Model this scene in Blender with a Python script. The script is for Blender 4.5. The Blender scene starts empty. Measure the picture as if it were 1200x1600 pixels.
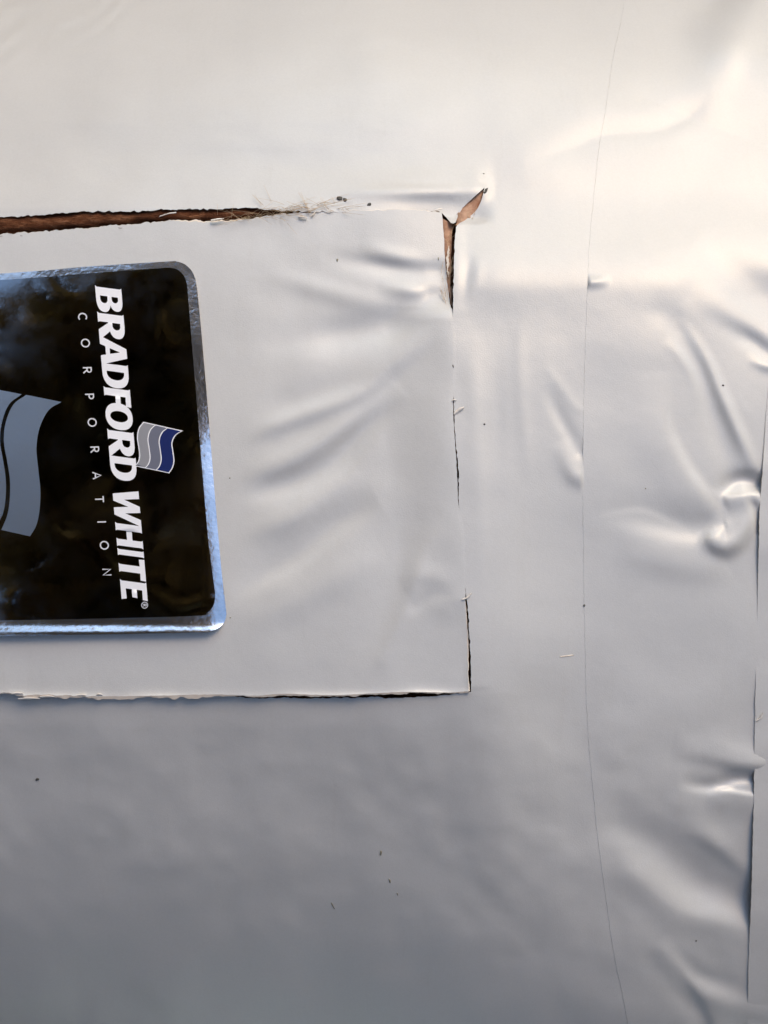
import bpy, bmesh, math, random
import numpy as np
from mathutils import Vector, Matrix
random.seed(7); rng = np.random.default_rng(7)
S = bpy.context.scene
COL = S.collection
RAD = math.radians

# ---------------------------------------------------------------- camera, sky, sun, exposure
R, D = 0.25, 0.51            # tank radius, distance of the camera from the tank's axis (metres)
PITCH = 102.0                 # the camera looks down by this much
HZ = 0.27                    # height of the tank's axis above the ground
F = 800 / math.tan(RAD(25))  # focal length in photograph pixels
K = (D - R) / F              # metres per photograph pixel on the tank's front
ca, sa = math.cos(RAD(PITCH)), math.sin(RAD(PITCH))
def to_world(x, y, z):       # tank frame (camera on -Y) -> world
    return x, y * ca + z * sa, -y * sa + z * ca + HZ
cam = bpy.data.cameras.new('camera'); co = bpy.data.objects.new('camera', cam); COL.objects.link(co)
co.location = to_world(0, -D, 0)
co.rotation_euler = (RAD(90 - PITCH), 0, 0)
cam.sensor_fit = 'VERTICAL'; cam.sensor_height = 24; cam.lens = 12 / math.tan(RAD(25))
cam.clip_start = 0.01; cam.clip_end = 500
S.camera = co

SUN_UP, SUN_SIDE = 43.5, 29.0   # the sun's direction seen from the tank: degrees above the line to the camera, degrees to the right
e, a = RAD(SUN_UP), RAD(SUN_SIDE)
sx, sy, sz = to_world(math.sin(a) * math.cos(e), -math.cos(a) * math.cos(e), math.sin(e))
sd = Vector((sx, sy, sz - HZ))
w = bpy.data.worlds.new('World'); S.world = w; w.use_nodes = True
nt = w.node_tree; bg = nt.nodes['Background']
sky = nt.nodes.new('ShaderNodeTexSky'); sky.sky_type = 'NISHITA'; sky.sun_disc = False
sky.sun_elevation = math.asin(sd.z); sky.sun_rotation = math.atan2(sd.x, sd.y); sky.air_density = 1.0; sky.dust_density = 0.6
nt.links.new(sky.outputs[0], bg.inputs[0]); bg.inputs[1].default_value = 0.15
sl = bpy.data.lights.new('sun', 'SUN'); sl.energy = 0.62; sl.angle = RAD(25); sl.color = (1.0, 0.69, 0.36)
so = bpy.data.objects.new('sun', sl); COL.objects.link(so)
so.rotation_euler = sd.to_track_quat('Z', 'Y').to_euler(); so.location = (0, 0, 5)
S.view_settings.view_transform = 'Standard'; S.view_settings.look = 'None'
S.view_settings.gamma = 1; S.view_settings.use_curve_mapping = False
S.view_settings.exposure = 1.1

# ---------------------------------------------------------------- materials
def mat(name, base, rough, metal=0.0, spec=0.5, coat=0.0, coat_rough=0.1):
    m = bpy.data.materials.new(name); m.use_nodes = True
    b = m.node_tree.nodes['Principled BSDF']
    b.inputs['Base Color'].default_value = (*base, 1); b.inputs['Roughness'].default_value = rough
    b.inputs['Metallic'].default_value = metal; b.inputs['Specular IOR Level'].default_value = spec
    b.inputs['Coat Weight'].default_value = coat; b.inputs['Coat Roughness'].default_value = coat_rough
    return m, m.node_tree, b
def nd(t, kind, **kw):
    n = t.nodes.new(kind)
    for k, v in kw.items():
        if k in n.inputs: n.inputs[k].default_value = v
        else: setattr(n, k, v)
    return n
def coords(t, scale=(1, 1, 1)):
    tc = nd(t, 'ShaderNodeTexCoord'); mp = nd(t, 'ShaderNodeMapping'); mp.inputs['Scale'].default_value = scale
    t.links.new(tc.outputs['Object'], mp.inputs[0]); return mp.outputs[0]
def noise(t, v, scale, detail=3, rough=0.5):
    n = nd(t, 'ShaderNodeTexNoise'); n.inputs['Scale'].default_value = scale
    n.inputs['Detail'].default_value = detail; n.inputs['Roughness'].default_value = rough
    t.links.new(v, n.inputs['Vector']); return n.outputs['Fac']
def ramp(t, fac, stops):
    r = nd(t, 'ShaderNodeValToRGB'); el = r.color_ramp.elements
    while len(el) < len(stops): el.new(0.5)
    for q, (p, c) in zip(el, stops): q.position = p; q.color = (*c, 1)
    t.links.new(fac, r.inputs[0]); return r.outputs[0]
def bump(t, b, heights, prev=None):
    for h, strength, dist in heights:
        n = nd(t, 'ShaderNodeBump'); n.inputs['Strength'].default_value = strength; n.inputs['Distance'].default_value = dist
        t.links.new(h, n.inputs['Height'])
        if prev: t.links.new(prev, n.inputs['Normal'])
        prev = n.outputs[0]
    t.links.new(prev, b.inputs['Normal'])

def vinyl(name, base):
    m, t, b = mat(name, base, 0.30, spec=0.88)
    v = coords(t)
    c = ramp(t, noise(t, v, 24, 6, 0.65), [(0.25, tuple(x * 0.94 for x in base)), (0.75, base)])
    g2 = nd(t, 'ShaderNodeMix', data_type='RGBA', blend_type='MULTIPLY'); g2.inputs[0].default_value = 1.0
    vs = nd(t, 'ShaderNodeMapping'); vs.inputs['Scale'].default_value = (260, 40, 40); vs.inputs['Rotation'].default_value = (0.6, 0.3, 0.5); t.links.new(nd(t, 'ShaderNodeTexCoord').outputs['Object'], vs.inputs[0])
    sc1 = ramp(t, noise(t, v, 1500, 3, 0.7), [(0.3, (0.95, 0.95, 0.95)), (0.7, (1, 1, 1))]); sc2 = ramp(t, noise(t, vs.outputs[0], 1.0, 5, 0.7), [(0.56, (1, 1, 1)), (0.85, (0.96, 0.955, 0.945))])
    t.links.new(sc1, g2.inputs[6]); t.links.new(sc2, g2.inputs[7])
    g3 = nd(t, 'ShaderNodeMix', data_type='RGBA', blend_type='MULTIPLY'); g3.inputs[0].default_value = 1.0
    t.links.new(c, g3.inputs[6]); t.links.new(g2.outputs[2], g3.inputs[7]); t.links.new(g3.outputs[2], b.inputs['Base Color'])
    rr = nd(t, 'ShaderNodeMapRange'); rr.inputs['To Min'].default_value = 0.33; rr.inputs['To Max'].default_value = 0.40
    t.links.new(noise(t, v, 55, 4, 0.6), rr.inputs[0]); t.links.new(rr.outputs[0], b.inputs['Roughness'])
    bump(t, b, [(noise(t, v, 3200, 2), 0.16, 0.0002), (noise(t, v, 42, 3, 0.55), 0.16, 0.002), (noise(t, v, 190, 2), 0.06, 0.0006)])
    return m
M_VINYL = vinyl('white_vinyl', (0.67, 0.663, 0.635))
M_TAPE = vinyl('white_tape', (0.67, 0.663, 0.635))
M_EDGE, t, b = mat('vinyl_cut_edge', (0.80, 0.70, 0.58), 0.7)
M_GRIME, t, b = mat('grimy_tape_edge', (0.5, 0.42, 0.34), 0.7)
v = coords(t, (60, 60, 60)); t.links.new(ramp(t, noise(t, v, 9, 3), [(0.45, (0.70, 0.69, 0.67)), (0.68, (0.42, 0.36, 0.30))]), b.inputs['Base Color'])
M_INS, t, b = mat('brown_fibreglass', (0.2, 0.09, 0.05), 0.9, spec=0.2)
v = coords(t, (1, 3, 3)); n1 = noise(t, v, 160, 6, 0.75)
t.links.new(ramp(t, n1, [(0.3, (0.045, 0.014, 0.006)), (0.52, (0.16, 0.055, 0.022)), (0.75, (0.42, 0.20, 0.10))]), b.inputs['Base Color'])
bump(t, b, [(n1, 0.9, 0.003)])
M_FIBRE, t, b = mat('tan_fibre', (0.62, 0.45, 0.27), 0.6)
M_PAPER, t, b = mat('tan_backing', (0.62, 0.36, 0.22), 0.8)
v = coords(t); t.links.new(ramp(t, noise(t, v, 260, 5, 0.7), [(0.3, (0.30, 0.13, 0.07)), (0.7, (0.66, 0.42, 0.28))]), b.inputs['Base Color'])
M_DIRT, t, b = mat('dark_grit', (0.09, 0.085, 0.075), 0.8)
M_DIRT2, t, b = mat('brown_grit', (0.30, 0.28, 0.21), 0.8)
M_SLIVER, t, b = mat('torn_vinyl', (0.82, 0.76, 0.68), 0.6)

def foil(name, base, rough, st):
    m, t, b = mat(name, base, rough, metal=1.0)
    v = coords(t)
    bump(t, b, [(noise(t, v, 60, 1, 0.4), 0.05 * st, 0.003), (noise(t, v, 800, 2, 0.5), 0.05 * st, 0.0003)])
    return m
M_FOIL = foil('silver_foil', (0.93, 0.91, 0.89), 0.19, 5.0)
M_BLACK = foil('black_foil_print', (0.23, 0.235, 0.245), 0.05, 0.25)
M_STRIPE = foil('blue_silver_foil', (0.72, 0.80, 0.88), 0.34, 2.0)
t = M_BLACK.node_tree; b = t.nodes['Principled BSDF']; v = coords(t)      # dust and fine rubbing on the gloss
t.links.new(ramp(t, noise(t, v, 1700, 2, 0.6), [(0.64, (0.26, 0.265, 0.275)), (0.80, (0.38, 0.38, 0.38))]), b.inputs['Base Color'])
rr = nd(t, 'ShaderNodeMapRange'); rr.inputs['From Min'].default_value = 0.4; rr.inputs['From Max'].default_value = 0.75; rr.inputs['To Min'].default_value = 0.04; rr.inputs['To Max'].default_value = 0.16
t.links.new(noise(t, v, 90, 5, 0.7), rr.inputs[0]); t.links.new(rr.outputs[0], b.inputs['Roughness'])
M_WHITE, t, b = mat('white_print', (0.95, 0.95, 0.96), 0.3, spec=0.6)
M_THIN, t, b = mat('thin_white_print', (0.72, 0.73, 0.75), 0.35)
M_GREY, t, b = mat('grey_print', (0.40, 0.40, 0.42), 0.3, metal=0.3)
M_BLUEGREY, t, b = mat('blue_grey_print', (0.22, 0.23, 0.29), 0.3, metal=0.3)
M_NAVY, t, b = mat('navy_print', (0.018, 0.03, 0.14), 0.25, metal=0.1)

# ---------------------------------------------------------------- tank surface
def phi_of(py, h=0.0):
    v = np.arctan((800 - py) / F)
    return np.arcsin(np.clip(D * np.sin(v) / (R + h * K), -0.992, 0.992)) - v
PHI_LIM = float(phi_of(np.array(-80.0)))
def place(px, phi, h):       # axis position as seen at px, angle round the tank, height above the skin (in photograph pixels)
    r = R + h * K
    dep = D - r * np.cos(np.clip(phi, -PHI_LIM, PHI_LIM))
    s = (px - 600) / F * dep
    x, y, z = s, -r * np.cos(phi), r * np.sin(phi)
    return np.stack(to_world(x, y, z), -1)
def surf(px, py, h):
    return place(np.asarray(px, float), phi_of(np.asarray(py, float), np.asarray(h, float)), np.asarray(h, float))

def catmull(pts, n=8):
    P = np.array(pts, float)
    if len(P) < 3: return P
    Q = np.vstack([2 * P[0] - P[1], P, 2 * P[-1] - P[-2]]); out = []
    for i in range(1, len(Q) - 2):
        for u in np.linspace(0, 1, n, endpoint=False):
            p0, p1, p2, p3 = Q[i-1:i+3]
            out.append(0.5 * ((2*p1) + (p2-p0)*u + (2*p0-5*p1+4*p2-p3)*u*u + (3*p1-p0-3*p2+p3)*u**3))
    out.append(P[-1]); return np.array(out)
def sstep(a, b, x):
    q = np.clip((x - a) / (b - a), 0, 1); return q * q * (3 - 2 * q)
def ridge(X, Y, pts, wl, wr, amp, sharp=0.0):
    """pts: (x, y, relative amplitude).  wl / wr: widths left / right of the walking direction as drawn in the picture."""
    P = catmull(pts, 6); wm = max(wl, wr) * 3.6
    H = np.zeros_like(X)
    bx = (X > P[:, 0].min() - wm) & (X < P[:, 0].max() + wm) & (Y > P[:, 1].min() - wm) & (Y < P[:, 1].max() + wm)
    if not bx.any(): return H
    x, y = X[bx], Y[bx]
    best = np.full(x.shape, 1e9); am = np.zeros_like(x); sg = np.zeros_like(x)
    for p, q in zip(P[:-1], P[1:]):
        dx, dy = q[0] - p[0], q[1] - p[1]; L2 = dx*dx + dy*dy + 1e-9
        u = np.clip(((x - p[0]) * dx + (y - p[1]) * dy) / L2, 0, 1)
        ex, ey = x - p[0] - u*dx, y - p[1] - u*dy; d = np.hypot(ex, ey)
        c = (dx * ey - dy * ex)            # > 0: right-hand side on the picture (y runs down)
        m = d < best
        best[m] = d[m]; am[m] = (p[2] + u * (q[2] - p[2]))[m]; sg[m] = c[m]
    L = math.sqrt(sum((P[-1, :2] - P[0, :2])**2)) + 1
    w_ = wl + (wr - wl) * sstep(-0.12 * L * min(wl, wr), 0.12 * L * min(wl, wr), sg)
    g = np.exp(-(best / w_)**2)
    if sharp: g = (1 - sharp) * g + sharp * np.exp(-np.sqrt((best / w_)**2 * 2.2 + 0.02) + math.sqrt(0.02))
    H[bx] = amp * am * g
    return H
def fnoise(X, Y, scale, seed, octv=2):
    """smooth value noise on picture coordinates"""
    out = np.zeros_like(X); a = 1.0
    for o in range(octv):
        r = np.random.default_rng(seed + o); T = r.uniform(-1, 1, (128, 128))
        x, y = X / scale, Y / scale
        i, j = np.floor(x).astype(int), np.floor(y).astype(int); u, v = x - i, y - j
        u, v = u*u*u*(u*(6*u-15)+10), v*v*v*(v*(6*v-15)+10); i %= 128; j %= 128; i2, j2 = (i+1) % 128, (j+1) % 128
        out += a * ((T[i, j]*(1-u)+T[i2, j]*u)*(1-v) + (T[i, j2]*(1-u)+T[i2, j2]*u)*v)
        scale *= 0.5; a *= 0.5
    return out
def curve_of(pts):
    P = np.array(pts, float)
    return lambda q: np.interp(q, P[:, 0], P[:, 1])
def smooth_curve(pts):
    P = catmull(pts, 10); return lambda q: np.interp(q, P[:, 0], P[:, 1])

seam1 = smooth_curve([(-400, 1040), (0, 976), (90, 958), (180, 945), (240, 935), (380, 921), (450, 918), (560, 914), (700, 911), (800, 911), (1000, 914), (1130, 918), (1280, 931), (1400, 946), (1500, 961), (1600, 981), (2000, 1050)])
seam2 = smooth_curve([(-400, 1260), (0, 1244), (400, 1222), (560, 1206), (650, 1197), (760, 1190), (800, 1187), (980, 1183), (1100, 1180), (1250, 1178), (1400, 1174), (1500, 1170), (1600, 1168), (2000, 1160)])

def barrel(X): return -0.00009 * np.clip(X - 720, -800, 640)**2      # the skin also rounds off a little along the tank
SW = float(sstep(430, 1300, np.array(1083.0)))
def broad(X, Y):
    """the skin swells towards the bottom cut and falls away below it; it is flatter at the lower right"""
    below = np.maximum(Y - 1083, 0); r = sstep(690, 800, X)
    H = 32 * np.where(Y < 1083, sstep(430, 1300, Y) / SW, np.exp(-below / 200.0) * (1 - r) + np.exp(-(below / 300.0)**2) * r) * (1 - .8 * sstep(700, 930, X))
    H += 76 * np.exp(-((Y - 1760) / 410.0)**2) * sstep(460, 1000, X) + barrel(X) - 12 * (np.clip(Y - 980, 0, 800) / 640.0)**2 * (1 - .75 * sstep(300, 900, X))
    H -= 22 * (sstep(455, 290, Y) * sstep(560, 740, X) + .8 * sstep(400, 235, Y) * sstep(740, 560, X))      # shoulder above the cut
    H -= 55 * (np.clip(620 - X, 0, 800) / 620)**2 * (np.clip(400 - Y, 0, 520) / 400)**2
    return H
def h_common(X, Y):
    """broad shape and creases of the skin, in picture pixels; features named after where they are"""
    H = np.zeros_like(X)
    q = lambda *a, **k: ridge(X, Y, *a, **k)
    # a long soft break in the curve where the jacket stops bulging, right of the cut
    H += q([(690, 425, .2), (800, 432, 1), (1000, 425, 1), (1300, 400, 1)], 60, 46, 5.0)
    H += broad(X, Y)
    # crisp upper fold, lit above, shaded below
    H -= q([(820, 256, 0), (860, 243, .4), (905, 226, .8), (945, 212, 1), (1030, 203, 1), (1085, 176, .7), (1110, 140, 0)], 18, 46, 4.2, sharp=.75)
    H += q([(1096, 190, 0), (1122, 130, .45), (1152, 70, 1), (1200, -20, 1.1), (1230, -80, 1)], 58, 80, 26.0)
    H -= q([(1075, -14, .4), (1110, 4, 1), (1150, -10, .6)], 10, 16, 5.0)
    # two slanting hollows under the bright band at the right
    H -= q([(1080, 395, 0), (1130, 415, .8), (1190, 455, 1), (1260, 500, 1)], 30, 36, 5.5)
    H += q([(1080, 455, 0), (1130, 478, 1), (1180, 512, 1), (1250, 560, 1)], 26, 20, 3.6)
    H -= q([(1140, 512, .2), (1175, 532, 1), (1200, 550, 1), (1230, 565, .6)], 12, 14, 4.5)
    H += q([(1180, 565, .3), (1200, 572, 1), (1230, 575, 1)], 9, 8, 4.0)
    # long groove falling to the hook with ridges on both sides
    H -= q([(1010, 478, 0), (1050, 500, .7), (1088, 560, 1), (1110, 630, 1), (1135, 710, .8), (1150, 760, .2)], 21, 20, 4.0)
    H += q([(1060, 495, 0), (1102, 560, .8), (1128, 620, 1), (1155, 680, 1), (1178, 730, .4)], 9, 12, 4.4)
    H += q([(1040, 530, 0), (1066, 560, .8), (1085, 600, .8), (1090, 650, 0)], 8, 10, 2.2)
    H += q([(1034, 580, 0), (1032, 660, .6), (1060, 730, 1), (1098, 785, 1), (1122, 822, .6)], 12, 42, 5.2)
    # the hook: dark hollow, white plane rolling over a bright crest
    H -= q([(940, 797, .1), (1010, 811, .7), (1065, 822, 1), (1108, 824, 1), (1122, 834, .3)], 30, 20, 7.0)
    H += q([(1098, 826, .1), (1108, 834, .6), (1120, 846, 1), (1134, 851, 1), (1150, 843, 1), (1166, 820, .8), (1180, 790, .4)], 27, 13, 11.0)
    H -= q([(1122, 776, 0), (1142, 756, .9), (1162, 750, 1.1), (1190, 758, 1.3)], 14, 12, 9.0)
    H += q([(1128, 782, 0), (1140, 779, 1), (1172, 775, 1), (1192, 772, .8)], 6, 16, 4.0)
    H -= q([(1172, 776, .3), (1182, 800, 1), (1186, 830, .5)], 8, 7, 6.0)
    # cushion under the hook
    H += q([(960, 850, 0), (1030, 872, .8), (1100, 882, 1), (1130, 868, .4)], 34, 26, 4.0)
    H += q([(940, 815, .2), (1000, 806, .7), (1060, 830, .3)], 10, 26, 2.4)
    # lower right creases that run in under the end band
    H += q([(1050, 1165, 0), (1110, 1178, .6), (1185, 1200, 1)], 26, 16, 7.0)
    H -= q([(1060, 1222, 0), (1112, 1228, .7), (1150, 1216, 1), (1200, 1214, 1.2)], 12, 9, 7.0)
    H += q([(1105, 1236, 0), (1140, 1242, .8), (1190, 1248, 1)], 8, 30, 5.5)
    H -= q([(940, 1262, 0), (1005, 1306, .7), (1068, 1356, 1), (1122, 1388, 1.1), (1195, 1424, 1.3)], 38, 34, 9.0)
    H += q([(1070, 1290, 0), (1120, 1320, 1), (1170, 1360, .6)], 18, 14, 3.4)
    H += q([(960, 1330, .1), (1000, 1375, .8), (1060, 1424, 1), (1120, 1440, 1.1), (1195, 1456, 1.2)], 28, 30, 4.0, sharp=.15)
    H += q([(1020, 1475, 0), (1050, 1500, 1), (1090, 1545, 1), (1165, 1575, .6), (1230, 1590, .4)], 24, 18, 4.5)
    H -= q([(1040, 1470, .2), (1085, 1520, 1), (1150, 1545, .5)], 16, 18, 4.0)
    H -= q([(1040, 1505, .2), (1080, 1560, 1), (1110, 1620, 1)], 12, 20, 4.0)
    # faint upright folds between the cut and the tape
    H += q([(818, 480, 0), (812, 560, .8), (818, 660, 1), (828, 760, 0)], 12, 12, 1.3)
    H -= q([(770, 520, 0), (775, 640, 1), (770, 800, 0)], 14, 20, 1.3)
    H += q([(735, 500, 0), (742, 640, 1), (752, 860, .6), (745, 960, 0)], 13, 16, 1.2)
    # ripples in the top left corner
    rip = np.sin((X * 0.55 + Y * 1.0 + 24 * fnoise(X, Y, 110, 50)) / 5.6) * sstep(330, 10, X * 0.9 + Y * 1.5) * (0.6 + 0.4 * fnoise(X, Y, 60, 55))
    H += 1.5 * rip
    # shallow dimples
    H += 2.6 * fnoise(X, Y, 170, 11, 2) + 1.1 * fnoise(X, Y, 64, 21, 2) * sstep(1040, 1200, Y)
    H += 0.7 * fnoise(X * 0.5, Y * 1.6, 60, 31, 2) * sstep(380, 260, Y) * sstep(800, 640, X)
    return H

def h_jacket(X, Y):
    H = h_common(X, Y)
    q = lambda *a, **k: ridge(X, Y, *a, **k)
    left = sstep(4, -4, X - seam1(Y))
    H += left * (-q([(855, 600, 0), (872, 645, 1), (905, 705, .8)], 12, 10, 2.6) + q([(870, 690, 0), (895, 738, 1), (912, 748, 1)], 16, 14, 4.0) + q([(845, 560, 0), (872, 600, .6), (902, 640, .6)], 8, 8, 1.0))
    # the lip above the cut rolls inwards towards the torn corner
    lip = sstep(470, 690, X) * sstep(775, 740, X)
    edge = 330 + (293 - 330) * sstep(690, 757, X)
    H += lip * (6.0 * np.exp(-((Y - 296) / 30.0)**2) * sstep(320, 294, Y) + 6.0 * sstep(284, 306, Y) - 15.0 * sstep(288, 350, Y)) * sstep(350, 340, Y + 0 * X)
    H += 2.0 * sstep(240, 330, Y) * sstep(340, 325, Y) * sstep(640, 400, X)
    # streaks beside the open right hand cut
    H += q([(712, 350, 1), (712, 420, 1), (714, 480, .3)], 14, 20, 2.0)
    H -= q([(735, 395, 0), (730, 430, 1), (722, 470, .3)], 9, 10, 2.0)
    H += q([(752, 385, 0), (746, 430, .7), (735, 470, 0)], 9, 10, 1.2)
    # edge under the panel sinks a little
    H -= 3.0 * sstep(1140, 1083, Y) * sstep(1070, 1083, Y) * sstep(790, 690, X)
    return H
def h_tape(X, Y):
    H = h_common(X, Y) + 0.38
    q = lambda *a, **k: ridge(X, Y, *a, **k)
    H += sstep(0, 3, X - seam1(Y)) * q([(914, 441, 1), (932, 440, 1), (955, 438, 0)], 7, 8, 4.0)
    return H

# panel outline ---------------------------------------------------------------------------------
p_top = smooth_curve([(-400, 384), (-100, 372), (0, 366), (60, 362), (150, 355), (260, 346), (300, 347), (370, 345), (400, 340), (470, 332), (560, 329), (640, 328), (670, 330), (690, 331), (720, 333)])
p_bot = smooth_curve([(-400, 1092), (-20, 1083), (10, 1083), (40, 1086), (90, 1086), (150, 1088), (240, 1087), (330, 1085), (400, 1087), (440, 1084), (520, 1086), (590, 1083), (640, 1081), (700, 1082), (732, 1080), (760, 1080)])
p_right = smooth_curve([(300, 688), (331, 690), (360, 693), (400, 695), (440, 699), (478, 704), (490, 708), (560, 708), (628, 708), (680, 710), (740, 714), (785, 716), (860, 722), (925, 727), (940, 727), (1000, 730), (1050, 731), (1082, 732), (1100, 732)])
p_cut = p_right
def over(y): return 5.0 * (sstep(490, 525, y) * sstep(627, 590, y) + sstep(786, 820, y) * sstep(924, 890, y))
p_right = lambda y: p_cut(y) + over(y)        # where the right-hand side is not cut the panel simply runs on
def h_panel(X, Y):
    H = np.zeros_like(X)
    q = lambda *a, **k: ridge(X, Y, *a, **k)
    fade = sstep(350, 430, X)
    W = np.zeros_like(X)
    # folds that fan out from the joined part of the right-hand cut
    W += q([(705, 492, .4), (640, 545, 1), (540, 618, 1), (430, 660, .8), (330, 685, .2)], 17, 24, 4.2)
    W -= q([(700, 470, .5), (620, 505, 1), (540, 522, .9), (470, 530, .4), (390, 545, 0)], 26, 26, 5.0)
    W -= q([(605, 575, .3), (540, 605, 1), (440, 640, .8), (350, 690, .3)], 14, 22, 3.0)
    W += q([(690, 560, .1), (630, 610, .4), (540, 665, 1), (450, 720, 1), (360, 755, .3)], 20, 20, 4.0)
    W -= q([(625, 612, .3), (570, 665, 1), (520, 725, 1), (440, 760, .8), (360, 770, .3)], 18, 26, 4.4)
    W += q([(560, 735, 0), (470, 800, 1), (400, 830, .7), (345, 850, .2)], 22, 20, 3.2)
    W -= q([(590, 780, 0), (530, 815, 1), (460, 870, 1), (360, 925, .6)], 18, 28, 4.0)
    W += q([(600, 860, 0), (520, 905, .8), (420, 960, .7), (370, 975, .2)], 28, 30, 3.2)
    W -= q([(690, 780, .1), (655, 840, .6), (622, 910, 1), (585, 980, .8), (530, 1050, .1)], 28, 36, 1.5)
    W += q([(705, 800, 0), (660, 870, .8), (640, 940, .7), (600, 1030, .4)], 16, 18, 2.4)
    W += q([(735, 925, 1), (700, 905, 1), (660, 900, .6), (630, 920, 0)], 14, 18, 3.0)
    W -= q([(720, 945, .4), (690, 930, 1), (650, 945, .5)], 12, 14, 2.2)
    # dimples near the upper right corner
    W += q([(560, 385, 0), (610, 400, .8), (660, 415, .4)], 14, 14, 2.6)
    W -= q([(500, 402, 0), (610, 418, 1), (690, 425, .8)], 14, 16, 3.4)
    W += q([(590, 448, 0), (640, 455, 1), (670, 458, 0)], 10, 12, 2.4)
    W += q([(400, 425, 0), (500, 452, .9), (570, 470, .6), (620, 480, 0)], 16, 16, 2.0)
    H += W * fade * 1.65
    H += 1.6 * fnoise(X, Y, 120, 71, 2) * (0.4 + 0.6 * fade)
    # flatter than the jacket, its top edge sunk below the cut, its bottom edge lying proud
    v = np.clip((Y - 330) / 755.0, -.5, 1)
    H += -11.0 * (1 - v) ** 1.5 * (1 - .42 * sstep(180, 640, X)) - 12.0 * np.sin(np.pi * np.clip(v, 0, 1)) * 0.9 + 3.5 * v**3
    H += 32 * sstep(430, 1300, np.minimum(Y, 1095)) / SW + barrel(X)
    # joins the jacket along the middle of the right-hand side
    join = sstep(455, 500, Y) * sstep(985, 935, Y) * sstep(110, 0, p_right(Y) - X)
    H = H * (1 - join) + h_jacket(X, Y) * join
    H += 3.2 * np.exp(-((p_bot(X) - Y) / 5.0)) * (0.75 + 0.4 * fnoise(X, Y * 0, 60, 90))         # lip curled out along the bottom cut
    H += 1.2 * np.exp(-((p_right(Y) - X) / 4.0)) * sstep(1000, 1060, Y)
    H += 1.5 * sstep(60, 0, X) * sstep(1000, 1080, Y)
    return H + (.3 - .22 * sstep(6, 0, p_right(Y) - X)) * over(Y) / 5 * sstep(40, 10, p_right(Y) - X)

# ---------------------------------------------------------------- mesh helpers
def link(name, me, mats, parent=None, smooth=True):
    o = bpy.data.objects.new(name, me); COL.objects.link(o)
    for m in (mats if isinstance(mats, (list, tuple)) else [mats]): me.materials.append(m)
    if parent is not None: o.parent = parent
    if smooth and len(me.polygons): me.polygons.foreach_set('use_smooth', np.ones(len(me.polygons), bool))
    return o
def pydata(name, V, Fc, mi=None):
    me = bpy.data.meshes.new(name); me.from_pydata([tuple(map(float, p)) for p in V], [], [tuple(map(int, f)) for f in Fc])
    if mi is not None: me.polygons.foreach_set('material_index', np.array(mi, np.int32))
    me.update(); return me
def grid_faces(nr, nc, off=0):
    i = np.arange(nr * nc).reshape(nr, nc) + off
    return np.stack([i[:-1, :-1], i[1:, :-1], i[1:, 1:], i[:-1, 1:]], -1)     # (nr-1, nc-1, 4)
def quads(name, V, Fc, mi=None):
    me = bpy.data.meshes.new(name); n = len(Fc)
    me.vertices.add(len(V)); me.vertices.foreach_set('co', np.asarray(V, np.float32).ravel())
    me.loops.add(n * 4); me.loops.foreach_set('vertex_index', np.asarray(Fc, np.int32).ravel())
    me.polygons.add(n); me.polygons.foreach_set('loop_start', np.arange(0, n * 4, 4, dtype=np.int32))
    if mi is not None: me.polygons.foreach_set('material_index', np.asarray(mi, np.int32))
    me.update(calc_edges=True); me.validate(); return me
def strip(V0, V1, off):      # a strip of quads between two equally long rows placed one after the other
    n = len(V0); i = np.arange(n - 1) + off
    return np.vstack([V0, V1]), np.stack([i, i + 1, i + 1 + n, i + n], -1)
def tag(o, label=None, cat=None, kind=None, group=None):
    for k, x in (('label', label), ('category', cat), ('kind', kind), ('group', group)):
        if x: o[k] = x
    return o
def empty(name, loc=(0, 0, 0)):
    o = bpy.data.objects.new(name, None); COL.objects.link(o); o.location = loc; return o
def add(name, me, mats, parent, smooth=True):
    o = link(name, me, mats, None, smooth); o.parent = parent
    o.matrix_parent_inverse = Matrix.Translation(-Vector(parent.location)) if parent.parent is None else Matrix()
    return o

# ---------------------------------------------------------------- the ground
n = 60; g = np.linspace(-1, 1, n); gx, gy = np.meshgrid(np.sign(g) * np.abs(g)**3 * 150, np.sign(g) * np.abs(g)**3 * 150)
gz = 0.0 * gx
M_GROUND, t, b = mat('dry_ground', (0.16, 0.13, 0.08), 0.95, spec=0.2)
v = coords(t); n1 = noise(t, v, 1.3, 8, 0.7)
t.links.new(ramp(t, n1, [(0.3, (0.025, 0.03, 0.012)), (0.5, (0.14, 0.10, 0.06)), (0.7, (0.22, 0.16, 0.10))]), b.inputs['Base Color'])
gr = link('ground', quads('ground', np.stack([gx, gy, gz], -1).reshape(-1, 3), grid_faces(n, n)[:, :, ::-1].reshape(-1, 4)), M_GROUND)
tag(gr, kind='structure')

# ---------------------------------------------------------------- water heater
base = (0, 0, 0)
heater = empty('water_heater', base)
tag(heater, 'white vinyl jacketed water heater, cut open around its label panel and wrinkled at right', 'water heater')

STEP = 3.0
cols = np.concatenate([np.linspace(-1500, -60, 30)[:-1], np.arange(-60, 715, STEP), np.arange(715, 1260, STEP), np.linspace(1260, 2600, 30)])
cols = np.unique(np.round(cols, 3)); ci = int(np.argmin(abs(cols - 715))); cols[ci] = 715
rows = np.concatenate([np.arange(-79, 320, STEP), np.arange(320, 1085, STEP), np.arange(1085, 1680, STEP)])
rows = np.unique(np.round(rows, 3)); r0, r1 = int(np.argmin(abs(rows - 320))), int(np.argmin(abs(rows - 1085)))
NX, NY = np.meshgrid(cols, rows)
rag = lambda q, s, a: a * fnoise(np.asarray(q, float) * 7.3, np.asarray(q, float) * 0 + s, 40, 900 + s, 3)
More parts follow.
